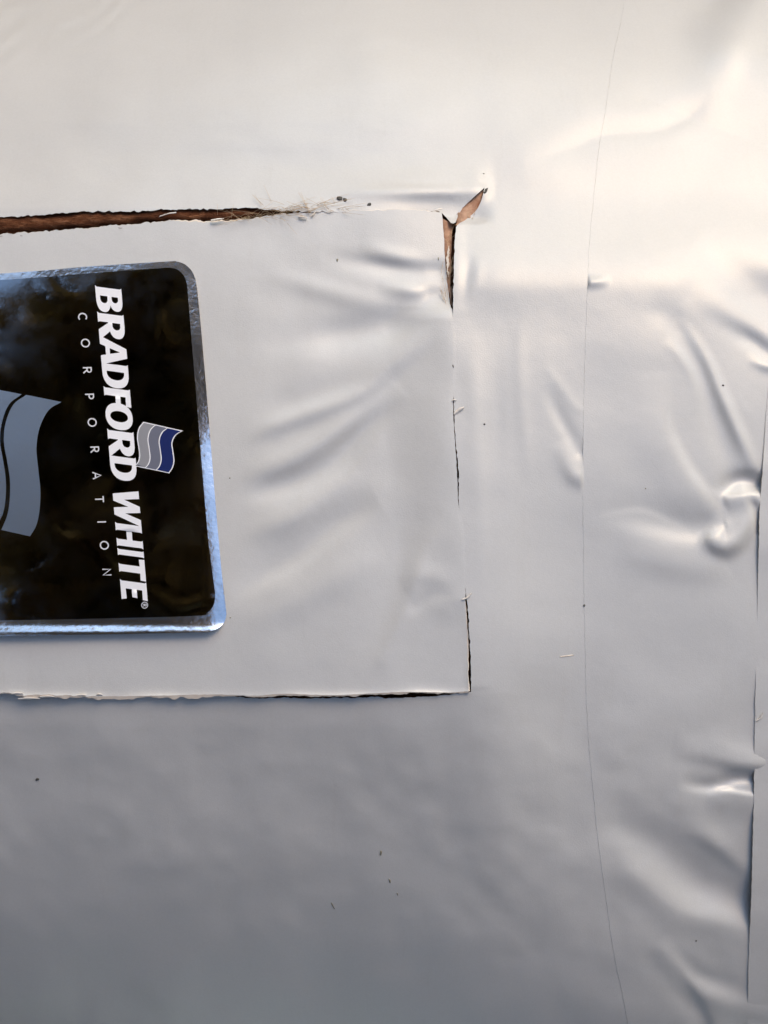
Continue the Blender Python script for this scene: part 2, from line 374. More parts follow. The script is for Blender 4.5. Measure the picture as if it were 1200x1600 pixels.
# jacket edge above the panel: picture curve for nominal x
jtP = catmull([(-1500, -1500, 384), (-300, -300, 350), (0, 0, 339), (60, 60, 336), (130, 130, 331), (210, 210, 330), (270, 270, 327), (330, 330, 327), (390, 390, 325), (440, 440, 329), (500, 500, 331), (600, 600, 331), (660, 655, 330), (678, 684, 331), (688, 698, 341), (694, 706, 350), (699, 712, 347), (704, 720, 328), (709, 736, 312), (715, 757, 293)], 8)
jrP = catmull([(320, 757, 293), (328, 755, 303), (336, 751, 316), (344, 743, 330), (352, 728, 343), (360, 714, 353), (380, 711, 376), (420, 709, 420), (470, 708, 470), (488, 708, 488), (560, 708, 560), (628, 709, 628), (680, 711, 680), (720, 715, 720), (750, 717, 750), (785, 717, 785), (860, 722, 860), (925, 728, 925), (950, 731, 950), (1000, 734, 1000), (1050, 736, 1050), (1085, 736, 1081)], 8)
jbP = catmull([(-1500, -1500, 1080), (-100, -100, 1078), (300, 300, 1080), (350, 350, 1084), (362, 362, 1087), (400, 400, 1091), (440, 440, 1090), (500, 500, 1091), (560, 560, 1090), (590, 590, 1089), (606, 606, 1091), (640, 640, 1090), (690, 693, 1086), (715, 736, 1081)], 8)
def disp(P, q, nomx, nomy): return np.interp(q, P[:, 0], P[:, 1]) - nomx, np.interp(q, P[:, 0], P[:, 2]) - nomy
X, Y = NX.copy(), NY.copy()
WD = 75.0
dx, dy = NX - 715, np.zeros_like(NX)
tdx, tdy = disp(jtP, cols, cols, 320.0); tdy = tdy + rag(cols, 1, 1.3) * sstep(715, 690, cols) * sstep(-60, -20, cols)
bdx, bdy = disp(jbP, cols, cols, 1085.0); bdy = bdy + rag(cols, 2, 0.9) * sstep(715, 690, cols)
rdx, rdy = disp(jrP, rows, 715.0, rows); rdx = rdx + rag(rows, 3, 0.7) * sstep(320, 360, rows) * sstep(1085, 1060, rows)
L_, A_, B_ = cols[None, :] <= 715, rows[:, None] <= 320, rows[:, None] >= 1085
ev = lambda d: np.exp(-np.abs(d) / WD)
c1 = (42.0, -27.0); c2 = (21.0, -4.0)
for (T, td, rd, bd, k1, k2) in ((X, tdx, rdx, bdx, c1[0], c2[0]), (Y, tdy, rdy, bdy, c1[1], c2[1])):
    top = np.where(L_, td[None, :], k1 * ev(cols - 715)[None, :]) * ev(rows - 320)[:, None]
    bot = np.where(L_, bd[None, :], k2 * ev(cols - 715)[None, :]) * ev(rows - 1085)[:, None]
    mid = np.where(cols[None, :] < 715, 0, rd[:, None] * ev(cols - 715)[None, :])
    T += np.where(A_, top, np.where(B_, bot, mid))
front = (X > -300) & (X < 1500)
HJ = h_jacket(X, Y); HJ *= np.clip(1 - (np.maximum(-150 - X, X - 1400) / 200), 0, 1)
PH = phi_of(Y, HJ)
Vf = place(X, PH, HJ)
fc = grid_faces(len(rows), len(cols))
hole = (np.arange(len(rows) - 1)[:, None] >= r0) & (np.arange(len(rows) - 1)[:, None] < r1) & (np.arange(len(cols) - 1)[None, :] < ci)
faces = [fc[~hole]]; verts = [Vf.reshape(-1, 3)]; mi = [np.zeros(len(faces[0]))]; nv = Vf.shape[0] * Vf.shape[1]
# cut edge: a rim turned inwards
def rim(pathX, pathY, pathH, depth, m):
    global nv
    a_ = surf(pathX, pathY, pathH); b_ = surf(pathX, pathY, pathH - depth)
    V, Fq = strip(a_, b_, nv); verts.append(V); faces.append(Fq); mi.append(np.full(len(Fq), m)); nv += len(V)
rim(X[r0, :ci+1], Y[r0, :ci+1], HJ[r0, :ci+1], 4.0, 1)
rim(X[r0:r1+1, ci], Y[r0:r1+1, ci], HJ[r0:r1+1, ci], 4.0, 1)
rim(X[r1, :ci+1], Y[r1, :ci+1], HJ[r1, :ci+1], 4.0, 1)
# round the back of the tank
ph0, ph1 = float(PH[0].mean()), float(PH[-1].mean())
cb = np.arange(0, len(cols))
bk = np.linspace(0, 1, 40)
BP = PH[0][None, :] * (1 - bk)[:, None] + (PH[-1][None, :] + 2 * math.pi) * bk[:, None]
BX = X[0][None, :] * (1 - bk)[:, None] + X[-1][None, :] * bk[:, None]
BH = HJ[0][None, :] * np.exp(-bk * 30)[:, None] + HJ[-1][None, :] * np.exp(-(1 - bk) * 30)[:, None]
dep = D - R * np.cos(PHI_LIM); sB = (BX - 600) / F * np.where(True, D - R * np.cos(np.minimum(PHI_LIM, 9)), 0)
d0 = D - (R + HJ[0] * K) * np.cos(np.clip(PH[0], -PHI_LIM, PHI_LIM)); d1 = D - (R + HJ[-1] * K) * np.cos(np.clip(PH[-1], -PHI_LIM, PHI_LIM))
sB = (BX - 600) / F * (d0[None, :] * (1 - bk)[:, None] + d1[None, :] * bk[:, None])
rB = R + BH * K
Vb = np.stack(to_world(sB, -rB * np.cos(BP), rB * np.sin(BP)), -1)
fb = grid_faces(40, len(cols), nv)[:, :, ::-1].reshape(-1, 4)
verts.append(Vb.reshape(-1, 3)); faces.append(fb); mi.append(np.zeros(len(fb))); nv += Vb.shape[0] * Vb.shape[1]
jacket = add('jacket', quads('jacket', np.vstack(verts), np.vstack(faces), np.concatenate(mi)), [M_VINYL, M_EDGE], heater)
# closed ends
for xs, sg in ((-0.27, 1), (0.27, -1)):
    an = np.linspace(0, 2 * math.pi, 73)[:-1]; V = []; Fc = []
    for j, (rr, xx) in enumerate(((R * .995, 0), (R * .97, .006), (R * .6, .008))):
        for q_ in an: V.append(to_world(xs + sg * (-xx), -rr * math.cos(q_), rr * math.sin(q_)))
    for j in range(2):
        for i in range(72): Fc.append((j*72+i, j*72+(i+1) % 72, (j+1)*72+(i+1) % 72, (j+1)*72+i))
    Fc.append(tuple(range(144, 216)))
    add('end_cap', pydata('end_cap', V, Fc), M_VINYL, heater)

# insulation under the jacket
ix = np.arange(-320, 800, 5.0); iy = np.arange(262, 1130, 5.0); IX, IY = np.meshgrid(ix, iy)
IH = -26 + broad(IX, np.minimum(IY, 1083)) + 2.2 * fnoise(IX * 0.6, IY * 1.4, 14, 200, 3) + 22 * np.exp(-((IY - 340) / 44)**2) * sstep(2, -6, IY - p_top(IX)) - 6 * sstep(640, 700, IX)
insul = add('insulation', quads('insulation', surf(IX, IY, IH).reshape(-1, 3), grid_faces(len(iy), len(ix)).reshape(-1, 4)), M_INS, heater)

# cut panel
pc = np.unique(np.concatenate([np.linspace(-1500, -60, 24), np.linspace(-60, 640, 234), np.linspace(640, 700, 31)])) ; u = (pc + 1500) / 2200.0
vv = np.concatenate([np.linspace(0, 0.985, 230), np.linspace(0.987, 1, 9)])
U, VV = np.meshgrid(u, vv)
ynom = 330 + VV * 755
PX = -1500 + (p_right(ynom) + rag(ynom, 5, .6) * 0.7 + 1500) * U
tp = p_top(PX) + rag(PX, 6, 1.4); bt = p_bot(PX) + rag(PX, 7, 0.8) * (0.3 + 0.9 * sstep(170, 120, PX))
PY = tp + (bt - tp) * VV
PH_ = h_panel(PX, PY); PH_ = PH_ * np.clip(1 - np.maximum(-300 - PX, 0) / 200, 0, 1) - 4 * sstep(-300, -500, PX)
nvp = PX.size; pv = [surf(PX, PY, PH_).reshape(-1, 3)]; pf = [grid_faces(*PX.shape).reshape(-1, 4)]; pm = [np.zeros(len(pf[0]))]
wob = lambda q, k: np.clip(1 + .5 * fnoise(q * 3.1, q * 0, 40, 950 + k, 3), .3, 2)
ex, ey = PX[-1], PY[:, -1]; tx = PX[0]
e_bot = wob(ex, 1) * (1.4 + 2.6 * sstep(20, 60, ex) - 1.4 * sstep(330, 380, ex)); e_top = wob(tx, 2) * (.3 + 1.6 * sstep(250, 275, tx) * sstep(385, 370, tx)); e_rt = wob(ey, 3) * 1.3 * sstep(930, 950, ey)
for sl_, ox, oy in ((np.s_[0, :], 0, -e_top), (np.s_[:, -1], e_rt, 0), (np.s_[-1, :], 0, e_bot)):     # the thick cut edge shows as a pale bevel
    for (xa, ya, ha), (xb, yb, hb) in (((0, 0, 0), (ox, oy, -.7)), ((ox, oy, -.7), (ox, oy, -5))):
        V, Fq = strip(surf(PX[sl_] + xa, PY[sl_] + ya, PH_[sl_] + ha), surf(PX[sl_] + xb, PY[sl_] + yb, PH_[sl_] + hb), nvp)
        pv.append(V); pf.append(Fq); pm.append(np.ones(len(Fq))); nvp += len(V)
panel = add('cut_panel', quads('cut_panel', np.vstack(pv), np.vstack(pf), np.concatenate(pm)), [M_VINYL, M_EDGE], heater)
panel['label'] = 'flatter rectangle of vinyl cut loose around the label'

# tape band and end band
def band(name, xa, xb, hf, nx, m, edge_drop, mrim, both=True):
    ys = np.arange(-78, 1679, STEP); u = np.linspace(0, 1, nx)
    BXx = xa(ys)[:, None] * (1 - u)[None, :] + xb(ys)[:, None] * u[None, :]; BYy = np.repeat(ys[:, None], nx, 1)
    BXx[:, 0] += rag(ys, 12, .5)
    H = hf(BXx, BYy)
    vs = [surf(BXx, BYy, H).reshape(-1, 3)]; fs = [grid_faces(len(ys), nx).reshape(-1, 4)]; ms = [np.zeros(len(fs[0]))]; k = BXx.size
    V, Fq = strip(surf(BXx[:, 0], ys, H[:, 0]), surf(BXx[:, 0] - 0.6, ys, H[:, 0] - edge_drop), k)
    vs.append(V); fs.append(Fq); ms.append(np.ones(len(Fq)))
    return add(name, quads(name, np.vstack(vs), np.vstack(fs), np.concatenate(ms)), [m, mrim], heater)
tape = band('tape_band', seam1, lambda y: seam2(y) + 6, h_tape, 100, M_TAPE, 0.7, M_GRIME)
def h_end(X, Y): return broad(X, Y) + 2.2 + 1.5 * fnoise(X, Y, 120, 300) + 2.2 * sstep(690, 740, Y) * sstep(900, 850, Y) + 3.0 * sstep(1120, 1180, Y) * sstep(1500, 1420, Y)
endb = band('end_band', seam2, lambda y: seam2(y) + 700, h_end, 60, M_TAPE, 2.6, M_EDGE)

# ---------------------------------------------------------------- label sticker
def h_label(X, Y):
    H = 1.6 * fnoise(np.full_like(X, 0) + X * .4, Y, 120, 71, 1) * 0
    v = np.clip((Y - 330) / 755.0, -.5, 1)
    H = -11.0 * (1 - v) ** 1.5 - 12.0 * np.sin(np.pi * np.clip(v, 0, 1)) * 0.9 + 3.5 * v**3
    H += 1.6 * fnoise(X, Y, 120, 71, 2) * (0.4 + 0.6 * sstep(350, 430, X)) + 32 * sstep(430, 1300, np.minimum(Y, 1095)) / SW + barrel(X)
    H += 0.5 * fnoise(X, Y, 90, 401, 1)
    H += 7.0 * sstep(26, 0, 991.5 - Y - 0.004 * X)**2 - 3.2 * sstep(26, 0, 312 + (Y - 490) * .0885 - X)**2 * sstep(600, 740, Y)
    return H + 1.6 + 3.6
def fill2d(loops, gstep=14.0):
    """closed picture outlines (outer and holes) -> flat triangulated bmesh cut on a grid so that it can bend with the tank"""
    cu = bpy.data.curves.new('outline', 'CURVE'); cu.dimensions = '2D'; cu.fill_mode = 'BOTH'
    for lp in loops:
        sp = cu.splines.new('POLY'); sp.points.add(len(lp) - 1); sp.use_cyclic_u = True
        for p, q in zip(sp.points, lp): p.co = (q[0], -q[1], 0, 1)
    ob = bpy.data.objects.new('outline', cu); COL.objects.link(ob)
    dg = bpy.context.evaluated_depsgraph_get(); me = bpy.data.meshes.new_from_object(ob.evaluated_get(dg))
    bpy.data.objects.remove(ob); bpy.data.curves.remove(cu)
    bm = bmesh.new(); bm.from_mesh(me); bpy.data.meshes.remove(me)
    bmesh.ops.remove_doubles(bm, verts=bm.verts, dist=1e-4)
    xs = [v.co.x for v in bm.verts]; ys = [v.co.y for v in bm.verts]
    for ax, lo, hi in ((0, min(xs), max(xs)), (1, min(ys), max(ys))):
        q = math.floor(lo / gstep + 1) * gstep
        while q < hi:
            no = Vector((1, 0, 0)) if ax == 0 else Vector((0, 1, 0))
            bmesh.ops.bisect_plane(bm, geom=bm.verts[:] + bm.edges[:] + bm.faces[:], dist=1e-4, plane_co=no * q, plane_no=no)
            q += gstep
    return bm
def decal(name, loops, lift, m, parent, gstep=14.0, hf=None, label=None):
    bm = fill2d(loops, gstep)
    c = np.array([v.co[:] for v in bm.verts]); px, py = c[:, 0], -c[:, 1]
    W_ = surf(px, py, (hf or h_label)(px, py) + lift)
    for v_, p in zip(bm.verts, W_): v_.co = p
    bmesh.ops.recalc_face_normals(bm, faces=bm.faces)
    if sum(f.normal.dot(co.location - f.calc_center_median()) for f in bm.faces) < 0: bmesh.ops.reverse_faces(bm, faces=bm.faces)
    me = bpy.data.meshes.new(name); bm.to_mesh(me); bm.free()
    o = add(name, me, m, parent)
    if label: o['label'] = label
    return o
def arc(c, r, a0, a1, n=8): return [(c[0] + r * math.cos(RAD(q)), c[1] + r * math.sin(RAD(q))) for q in np.linspace(a0, a1, n)]
LEFT = -560
outer = [(LEFT, 462)] + [(0, 427.5), (130, 417)] + [(262, 408.5), (275, 408.5), (287, 412), (297, 420), (303, 430), (307, 445)] + [(312, 490), (320, 580), (329, 690), (338, 800), (346, 890)] + [(353, 950), (353.5, 962), (350, 973), (342, 981), (330, 986), (316, 988)] + [(200, 990.5), (0, 994), (LEFT, 1004)]
inner = [(LEFT, 471)] + [(0, 437.5), (130, 427.5)] + [(252, 419), (266, 418.5), (277, 421), (286, 429), (291, 440), (293, 455)] + [(300, 540), (309, 650), (318, 760), (326, 850)] + [(335, 918), (336, 935), (332, 949), (323, 958), (310, 962)] + [(200, 965.5), (0, 969.5), (LEFT, 979)]
outer = [tuple(p) for p in catmull(outer, 4)]; inner = [tuple(p) for p in catmull(inner, 4)]
c0 = surf(np.array([20.]), np.array([700.]), np.array([0.]))[0]
sticker = empty('label_sticker', tuple(c0))
tag(sticker, 'glossy black label sticker with silver foil border, white company lettering and flag emblems', 'label')
decal('foil_base', [outer], 0.0, M_FOIL, sticker, 12)
decal('black_print', [inner], 0.25, M_BLACK, sticker, 12)

# lettering: glyph outlines in units of the cap height, x = reading direction, y = up
def bez(p0, p1, p2, p3, n=8):
    out = []
    for u_ in np.linspace(0, 1, n + 1)[1:]:
        m_ = 1 - u_; out.append(tuple(m_**3*np.array(p0) + 3*m_*m_*u_*np.array(p1) + 3*m_*u_*u_*np.array(p2) + u_**3*np.array(p3)))
    return out
def oval(cx, cy, rx, ry, n=36, e=2.25):
    return [(cx + rx * math.copysign(abs(math.cos(q))**(2/e), math.cos(q)), cy + ry * math.copysign(abs(math.sin(q))**(2/e), math.sin(q))) for q in np.linspace(0, 2*math.pi, n, endpoint=False)]
def bowl(x0, x1, y0, y1, k=.62):      # right-hand half of a D shape from (x0,y1) round to (x0,y0)
    ym = (y0 + y1) / 2; xm = x0 + (x1 - x0) * (1 - k)
    return [(x0, y1), (xm, y1)] + bez((xm, y1), (xm + (x1-xm)*.6, y1), (x1, ym + (y1-ym)*.6), (x1, ym)) + bez((x1, ym), (x1, ym - (ym-y0)*.6), (xm + (x1-xm)*.6, y0), (xm, y0)) + [(x0, y0)]
T_ = .27
def serif_stem(x0, x1): return [(x0 - .025, 0), (x0 + .01, .06), (x0 + .012, .94), (x0 - .025, 1), (x1 + .02, 1), (x1 - .012, .94), (x1 - .012, .06), (x1 + .025, 0)]
G = {}
G['B'] = (.80, [[(-.03, 0), (.01, .06), (.01, .94), (-.03, 1), (.36, 1)] + bez((.36, 1), (.60, 1), (.72, .92), (.72, .76)) + bez((.72, .76), (.72, .63), (.64, .56), (.54, .53)) + bez((.54, .53), (.70, .50), (.78, .41), (.78, .28)) + bez((.78, .28), (.78, .09), (.62, 0), (.38, 0)),
               bowl(.27, .46, .60, .84), bowl(.27, .50, .16, .44)])
G['R'] = (.82, [[(-.03, 0), (.01, .06), (.01, .94), (-.03, 1), (.38, 1)] + bez((.38, 1), (.63, 1), (.76, .90), (.76, .71)) + bez((.76, .71), (.76, .56), (.67, .47), (.55, .43)) + [(.86, .0), (.53, 0), (.29, .38), (.27, .38), (.27, .06), (.30, 0)], bowl(.27, .49, .54, .84)])
G['A'] = (.90, [[(-.06, 0), (.30, 1), (.62, 1), (.93, 0), (.62, 0), (.57, .20), (.29, .20), (.23, 0)], [(.335, .36), (.53, .36), (.44, .74)]])
G['D'] = (.86, [[(-.03, 0), (.01, .06), (.01, .94), (-.03, 1), (.34, 1)] + bez((.34, 1), (.68, 1), (.87, .82), (.87, .5)) + bez((.87, .5), (.87, .18), (.68, 0), (.34, 0)), bowl(.27, .58, .17, .83, .8)])
G['F'] = (.62, [[(-.03, 0), (.01, .06), (.01, .94), (-.03, 1), (.62, 1), (.60, .80), (.27, .81), (.27, .61), (.55, .61), (.54, .42), (.27, .42), (.27, .06), (.30, 0)]])
G['O'] = (.94, [oval(.47, .5, .475, .515), oval(.47, .5, .195, .335, 30, 2.1)])
G['W'] = (1.18, [[(.16, 0), (-.04, 1), (.24, 1), (.335, .42), (.52, 1), (.74, 1), (.83, .42), (1.0, 1), (1.25, 1), (.92, 0), (.66, 0), (.575, .56), (.42, 0)]])
G['H'] = (.90, [[(-.03, 0), (.01, .06), (.01, .94), (-.03, 1), (.30, 1), (.27, .94), (.27, .61), (.62, .61), (.62, .94), (.59, 1), (.92, 1), (.88, .94), (.88, .06), (.92, 0), (.59, 0), (.62, .06), (.62, .40), (.27, .40), (.27, .06), (.30, 0)]])
G['I'] = (.30, [serif_stem(0, .27)])
G['T'] = (.72, [[(.20, 0), (.235, .06), (.235, .80), (-.02, .79), (-.04, 1), (.78, 1), (.76, .79), (.50, .80), (.50, .06), (.54, 0)]])
G['E'] = (.62, [[(-.03, 0), (.01, .06), (.01, .94), (-.03, 1), (.62, 1), (.60, .81), (.27, .82), (.27, .61), (.56, .61), (.55, .42), (.27, .42), (.27, .19), (.62, .20), (.66, 0)]])
P0, P1 = np.array((148.5, 447.0)), np.array((190.5, 941.0)); DIR = (P1 - P0) / np.linalg.norm(P1 - P0); UP = np.array((0.9985, -0.030)); CAP = 40.5; SL = 0.165
spans = [('B', 447, 487), ('R', 488, 529), ('A', 526.5, 568), ('D', 566.5, 603.5), ('F', 604.5, 632), ('O', 627.5, 669), ('R', 671, 712), ('D', 711, 748), ('W', 764, 815), ('H', 816.5, 852.5), ('I', 857, 867.5), ('T', 871, 901), ('E', 906, 934)]
for ch, ya, yb in spans:
    wd, loops = G[ch]; sc = (yb - ya) / (wd * DIR[1])
    st = P0 + DIR * ((ya - P0[1]) / DIR[1])
    L2 = [[tuple(st + DIR * (gx_ * sc + gy_ * CAP * SL) + UP * gy_ * CAP) for gx_, gy_ in lp] for lp in loops]
    decal('letter', L2, 0.5, M_WHITE, sticker, 16)
def stroke(pts, w_, closed=False):
    P = np.array(pts, float); n_ = len(P); lt, rt = [], []
    for i in range(n_):
        a_ = P[(i - 1) % n_] if (closed or i > 0) else P[i]; b_ = P[(i + 1) % n_] if (closed or i < n_ - 1) else P[i]
        t_ = (b_ - a_) / (np.linalg.norm(b_ - a_) + 1e-9); nn = np.array((-t_[1], t_[0])) * w_ / 2
        lt.append(tuple(P[i] + nn)); rt.append(tuple(P[i] - nn))
    return [lt, rt] if closed else [lt + rt[::-1]]
def arcu(cx, cy, rx, ry, a0, a1, n=14): return [(cx + rx*math.cos(RAD(q)), cy + ry*math.sin(RAD(q))) for q in np.linspace(a0, a1, n)]
TH = {'C': [(arcu(.45, .5, .42, .46, 48, 312), 0)], 'O': [(arcu(.48, .5, .44, .46, 0, 342, 20), 1)],
      'R': [([(.08, 0), (.08, 1.02)], 0), ([(.14, .95), (.3, .95)] + arcu(.34, .71, .26, .24, 80, -80, 8) + [(.3, .47), (.14, .47)], 0), ([(.34, .47), (.70, 0)], 0)],
      'P': [([(.08, 0), (.08, 1.02)], 0), ([(.14, .95), (.3, .95)] + arcu(.34, .70, .26, .25, 80, -80, 8) + [(.3, .45), (.14, .45)], 0)],
      'A': [([(0, 0), (.38, .97), (.76, 0)], 0), ([(.14, .33), (.62, .33)], 0)], 'T': [([(0, .94), (.72, .94)], 0), ([(.36, .94), (.36, 0)], 0)],
      'I': [([(.1, 0), (.1, 1)], 0)], 'N': [([(.05, 0), (.05, .97), (.72, .03), (.72, 1)], 0)]}
def thin(ch, cx, cy, cap, sw, name, parent, m, lift=.5):
    wd = {'C': .85, 'O': .96, 'R': .68, 'P': .6, 'A': .76, 'T': .72, 'I': .2, 'N': .78}[ch]; bm_loops = []
    for pts, cl in TH[ch]:
        bm_loops.append(stroke([tuple(np.array((cx, cy)) + DIR * (x_ - wd/2) * cap + UP * (y_ - .5) * cap) for x_, y_ in pts], sw, bool(cl)))
    # strokes that cross are filled one by one and joined
    allm = None
    for i, lp in enumerate(bm_loops):
        bm = fill2d(lp, 1e9); c = np.array([v.co[:] for v in bm.verts]); px, py = c[:, 0], -c[:, 1]
        W_ = surf(px, py, h_label(px, py) + lift + .04 * i)
        for v_, p in zip(bm.verts, W_): v_.co = p
        for f in bm.faces:
            f.normal_update()
            if f.normal.dot(co.location - f.calc_center_median()) < 0: f.normal_flip()
        me = bpy.data.meshes.new(name); bm.to_mesh(me); bm.free()
        if allm is None: allm = bmesh.new()
        allm.from_mesh(me); bpy.data.meshes.remove(me)
    me = bpy.data.meshes.new(name); allm.to_mesh(me); allm.free()
    return add(name, me, m, parent)
for ch, cx, cy in (('C', 129, 495), ('O', 133.5, 536), ('R', 136.5, 578), ('P', 140, 619), ('O', 144, 660), ('R', 148, 702), ('A', 151.5, 743), ('T', 155.5, 780), ('I', 159, 815.5), ('O', 163, 852), ('N', 167, 894)):
    thin(ch, cx, cy, 13.5, 2.1, 'letter', sticker, M_THIN)
decal('registered_mark', stroke([(226 + 4.8 * math.cos(q), 945.5 + 4.8 * math.sin(q)) for q in np.linspace(0, 2*math.pi, 20, endpoint=False)], 1.1, True), .5, M_THIN, sticker, 1e9)
thin('R', 226, 945.5, 5.6, 1.1, 'registered_mark', sticker, M_THIN, .6)

# flag emblems: stripes between S-curves
def blend(c_a, c_b, u_): return [tuple(np.array(p) * (1 - u_) + np.array(q) * u_) for p, q in zip(c_a, c_b)]
def two(c_a, c_b): return [c_a + c_b[::-1]]
left = [tuple(p) for p in catmull([(224, 659), (216.5, 669), (214, 683), (216, 698), (217.5, 712), (215, 722), (209, 728)], 5)]
right = [tuple(p) for p in catmull([(286, 673), (275, 680), (269.5, 692), (271, 706), (272.5, 720), (270, 731), (264.5, 739.5)], 5)]
decal('emblem_outline', two(left, right), .35, M_WHITE, sticker, 20)
for u0, u1, m_, lb in ((.03, .295, M_GREY, 'grey emblem stripe'), (.325, .61, M_BLUEGREY, 'blue grey emblem stripe'), (.64, .97, M_NAVY, 'navy emblem stripe')):
    a_, b_ = blend(left, right, u0), blend(left, right, u1)
    a_[0] = tuple(np.array(a_[0]) * .98 + np.array(a_[-1]) * .02); b_[0] = tuple(np.array(b_[0]) * .98 + np.array(b_[-1]) * .02)
    a_[-1] = tuple(np.array(a_[-1]) * .98 + np.array(a_[0]) * .02); b_[-1] = tuple(np.array(b_[-1]) * .98 + np.array(b_[0]) * .02)
    decal('emblem_stripe', two(a_, b_), .6, m_, sticker, 20, label=lb)
e_r = [tuple(p) for p in catmull([(96, 628), (76, 641), (62, 668), (57, 700), (60, 735), (63, 765), (62, 795), (57, 820), (47, 838)], 5)]
e_m = [tuple(p) for p in catmull([(41, 617), (21, 632), (9, 660), (6, 690), (11, 720), (15.5, 750), (15, 782), (11, 806), (2, 828)], 5)]
e_n = [tuple(p) for p in catmull([(34, 616), (14, 632), (3, 660), (0, 690), (5, 720), (9, 750), (8.5, 780), (4, 804), (-6, 822)], 5)]
e_l = [tuple(np.array(p) + np.array((-62, -12))) for p in e_n]
decal('emblem_stripe', two(e_m, e_r), .5, M_STRIPE, sticker, 12, label='wide silver blue stripe of the large emblem')
decal('emblem_stripe', two(e_l, e_n), .5, M_STRIPE, sticker, 12, label='wide silver blue stripe of the large emblem')

# ---------------------------------------------------------------- small torn bits, fibres and grit
def tube(bm, P, r0_, r1_, sides=4):
    rings = []; P = [Vector(p) for p in P]
    for i, p in enumerate(P):
        t_ = (P[min(i+1, len(P)-1)] - P[max(i-1, 0)]).normalized(); a_ = t_.orthogonal().normalized(); b_ = t_.cross(a_)
        r_ = r0_ + (r1_ - r0_) * i / (len(P) - 1)
        rings.append([bm.verts.new(p + (a_ * math.cos(2*math.pi*k/sides) + b_ * math.sin(2*math.pi*k/sides)) * r_) for k in range(sides)])
    for A_r, B_r in zip(rings[:-1], rings[1:]):
        for k in range(sides): bm.faces.new((A_r[k], A_r[(k+1) % sides], B_r[(k+1) % sides], B_r[k]))
    bm.faces.new(rings[0][::-1]); bm.faces.new(rings[-1])
def tuft(paths, rad, name, parent, m, kind=None):
    bm = bmesh.new()
    for pts in paths:
        Q = catmull(pts, 5); tube(bm, surf(Q[:, 0], Q[:, 1], Q[:, 2] + broad(Q[:, 0], Q[:, 1])), rad * K, rad * K * .5)
    me = bpy.data.meshes.new(name); bm.to_mesh(me); bm.free()
    o = add(name, me, m, parent)
    if kind: o['kind'] = kind
    return o
paths = []
for i in range(95):
    x0 = random.triangular(330, 560, 440); y0 = float(p_top(x0)) - random.uniform(-2, 8)
    L0 = random.uniform(10, 46) * (1 if random.random() < .8 else 1.7); an = RAD(random.gauss(-8 if random.random() < .6 else 205, 26))
    dx_, dy_ = math.cos(an) * L0, math.sin(an) * L0 * .6
    paths.append([(x0, y0, random.uniform(-10, -4)), (x0 + dx_*.4, y0 + dy_*.4 - random.uniform(0, 5), random.uniform(2, 5)), (x0 + dx_, y0 + dy_ + random.uniform(-4, 4), random.uniform(3, 8))])
tuft(paths, .32, 'fibre_tuft', insul, M_FIBRE, 'stuff')
paths = []
for i in range(420):
    x0 = random.uniform(-40, 430); f_ = random.random(); y0 = 326 + f_ * (float(p_top(x0)) - 326)
    paths.append([(x0, y0, -15), (x0 + random.uniform(-14, 14), y0 + random.uniform(-6, 6), -13 + random.uniform(0, 6)), (x0 + random.uniform(-26, 26), y0 + random.uniform(-6, 6), -14)])
tuft(paths, .4, 'fibre_mat', insul, M_INS, 'stuff')
for pts in ([(484, 332, 3), (476, 318, 5), (466, 300, 8)], [(480, 331, 3), (500, 322, 5), (530, 314, 6), (548, 310, 7)], [(410, 320, 3), (402, 312, 6), (394, 304, 7)],
            [(520, 330, 3), (508, 322, 5), (500, 308, 7)], [(452, 330, 3), (470, 324, 5), (492, 326, 6)]):
    tuft([pts, [(p[0] + 2, p[1] + 1, p[2]) for p in pts], [(p[0] - 1.5 + 3 * i, p[1] + 2 - i, p[2] + .5) for i, p in enumerate(pts)]], .30, 'fibre_strand', insul, M_FIBRE)
paths = []
for i in range(46):
    y0 = random.uniform(345, 478); x0 = random.uniform(690, 706) if i < 34 else random.uniform(712, 745); y0 = y0 if i < 34 else random.uniform(300, 345)
    paths.append([(x0, y0, -9), (x0 + random.uniform(-5, 5), y0 + random.uniform(-14, 14), random.uniform(-8, -3)), (x0 + random.uniform(-8, 8), y0 + random.uniform(-26, 26), random.uniform(-10, -3))])
tuft(paths, .3, 'fibre_tuft', insul, M_FIBRE, 'stuff')
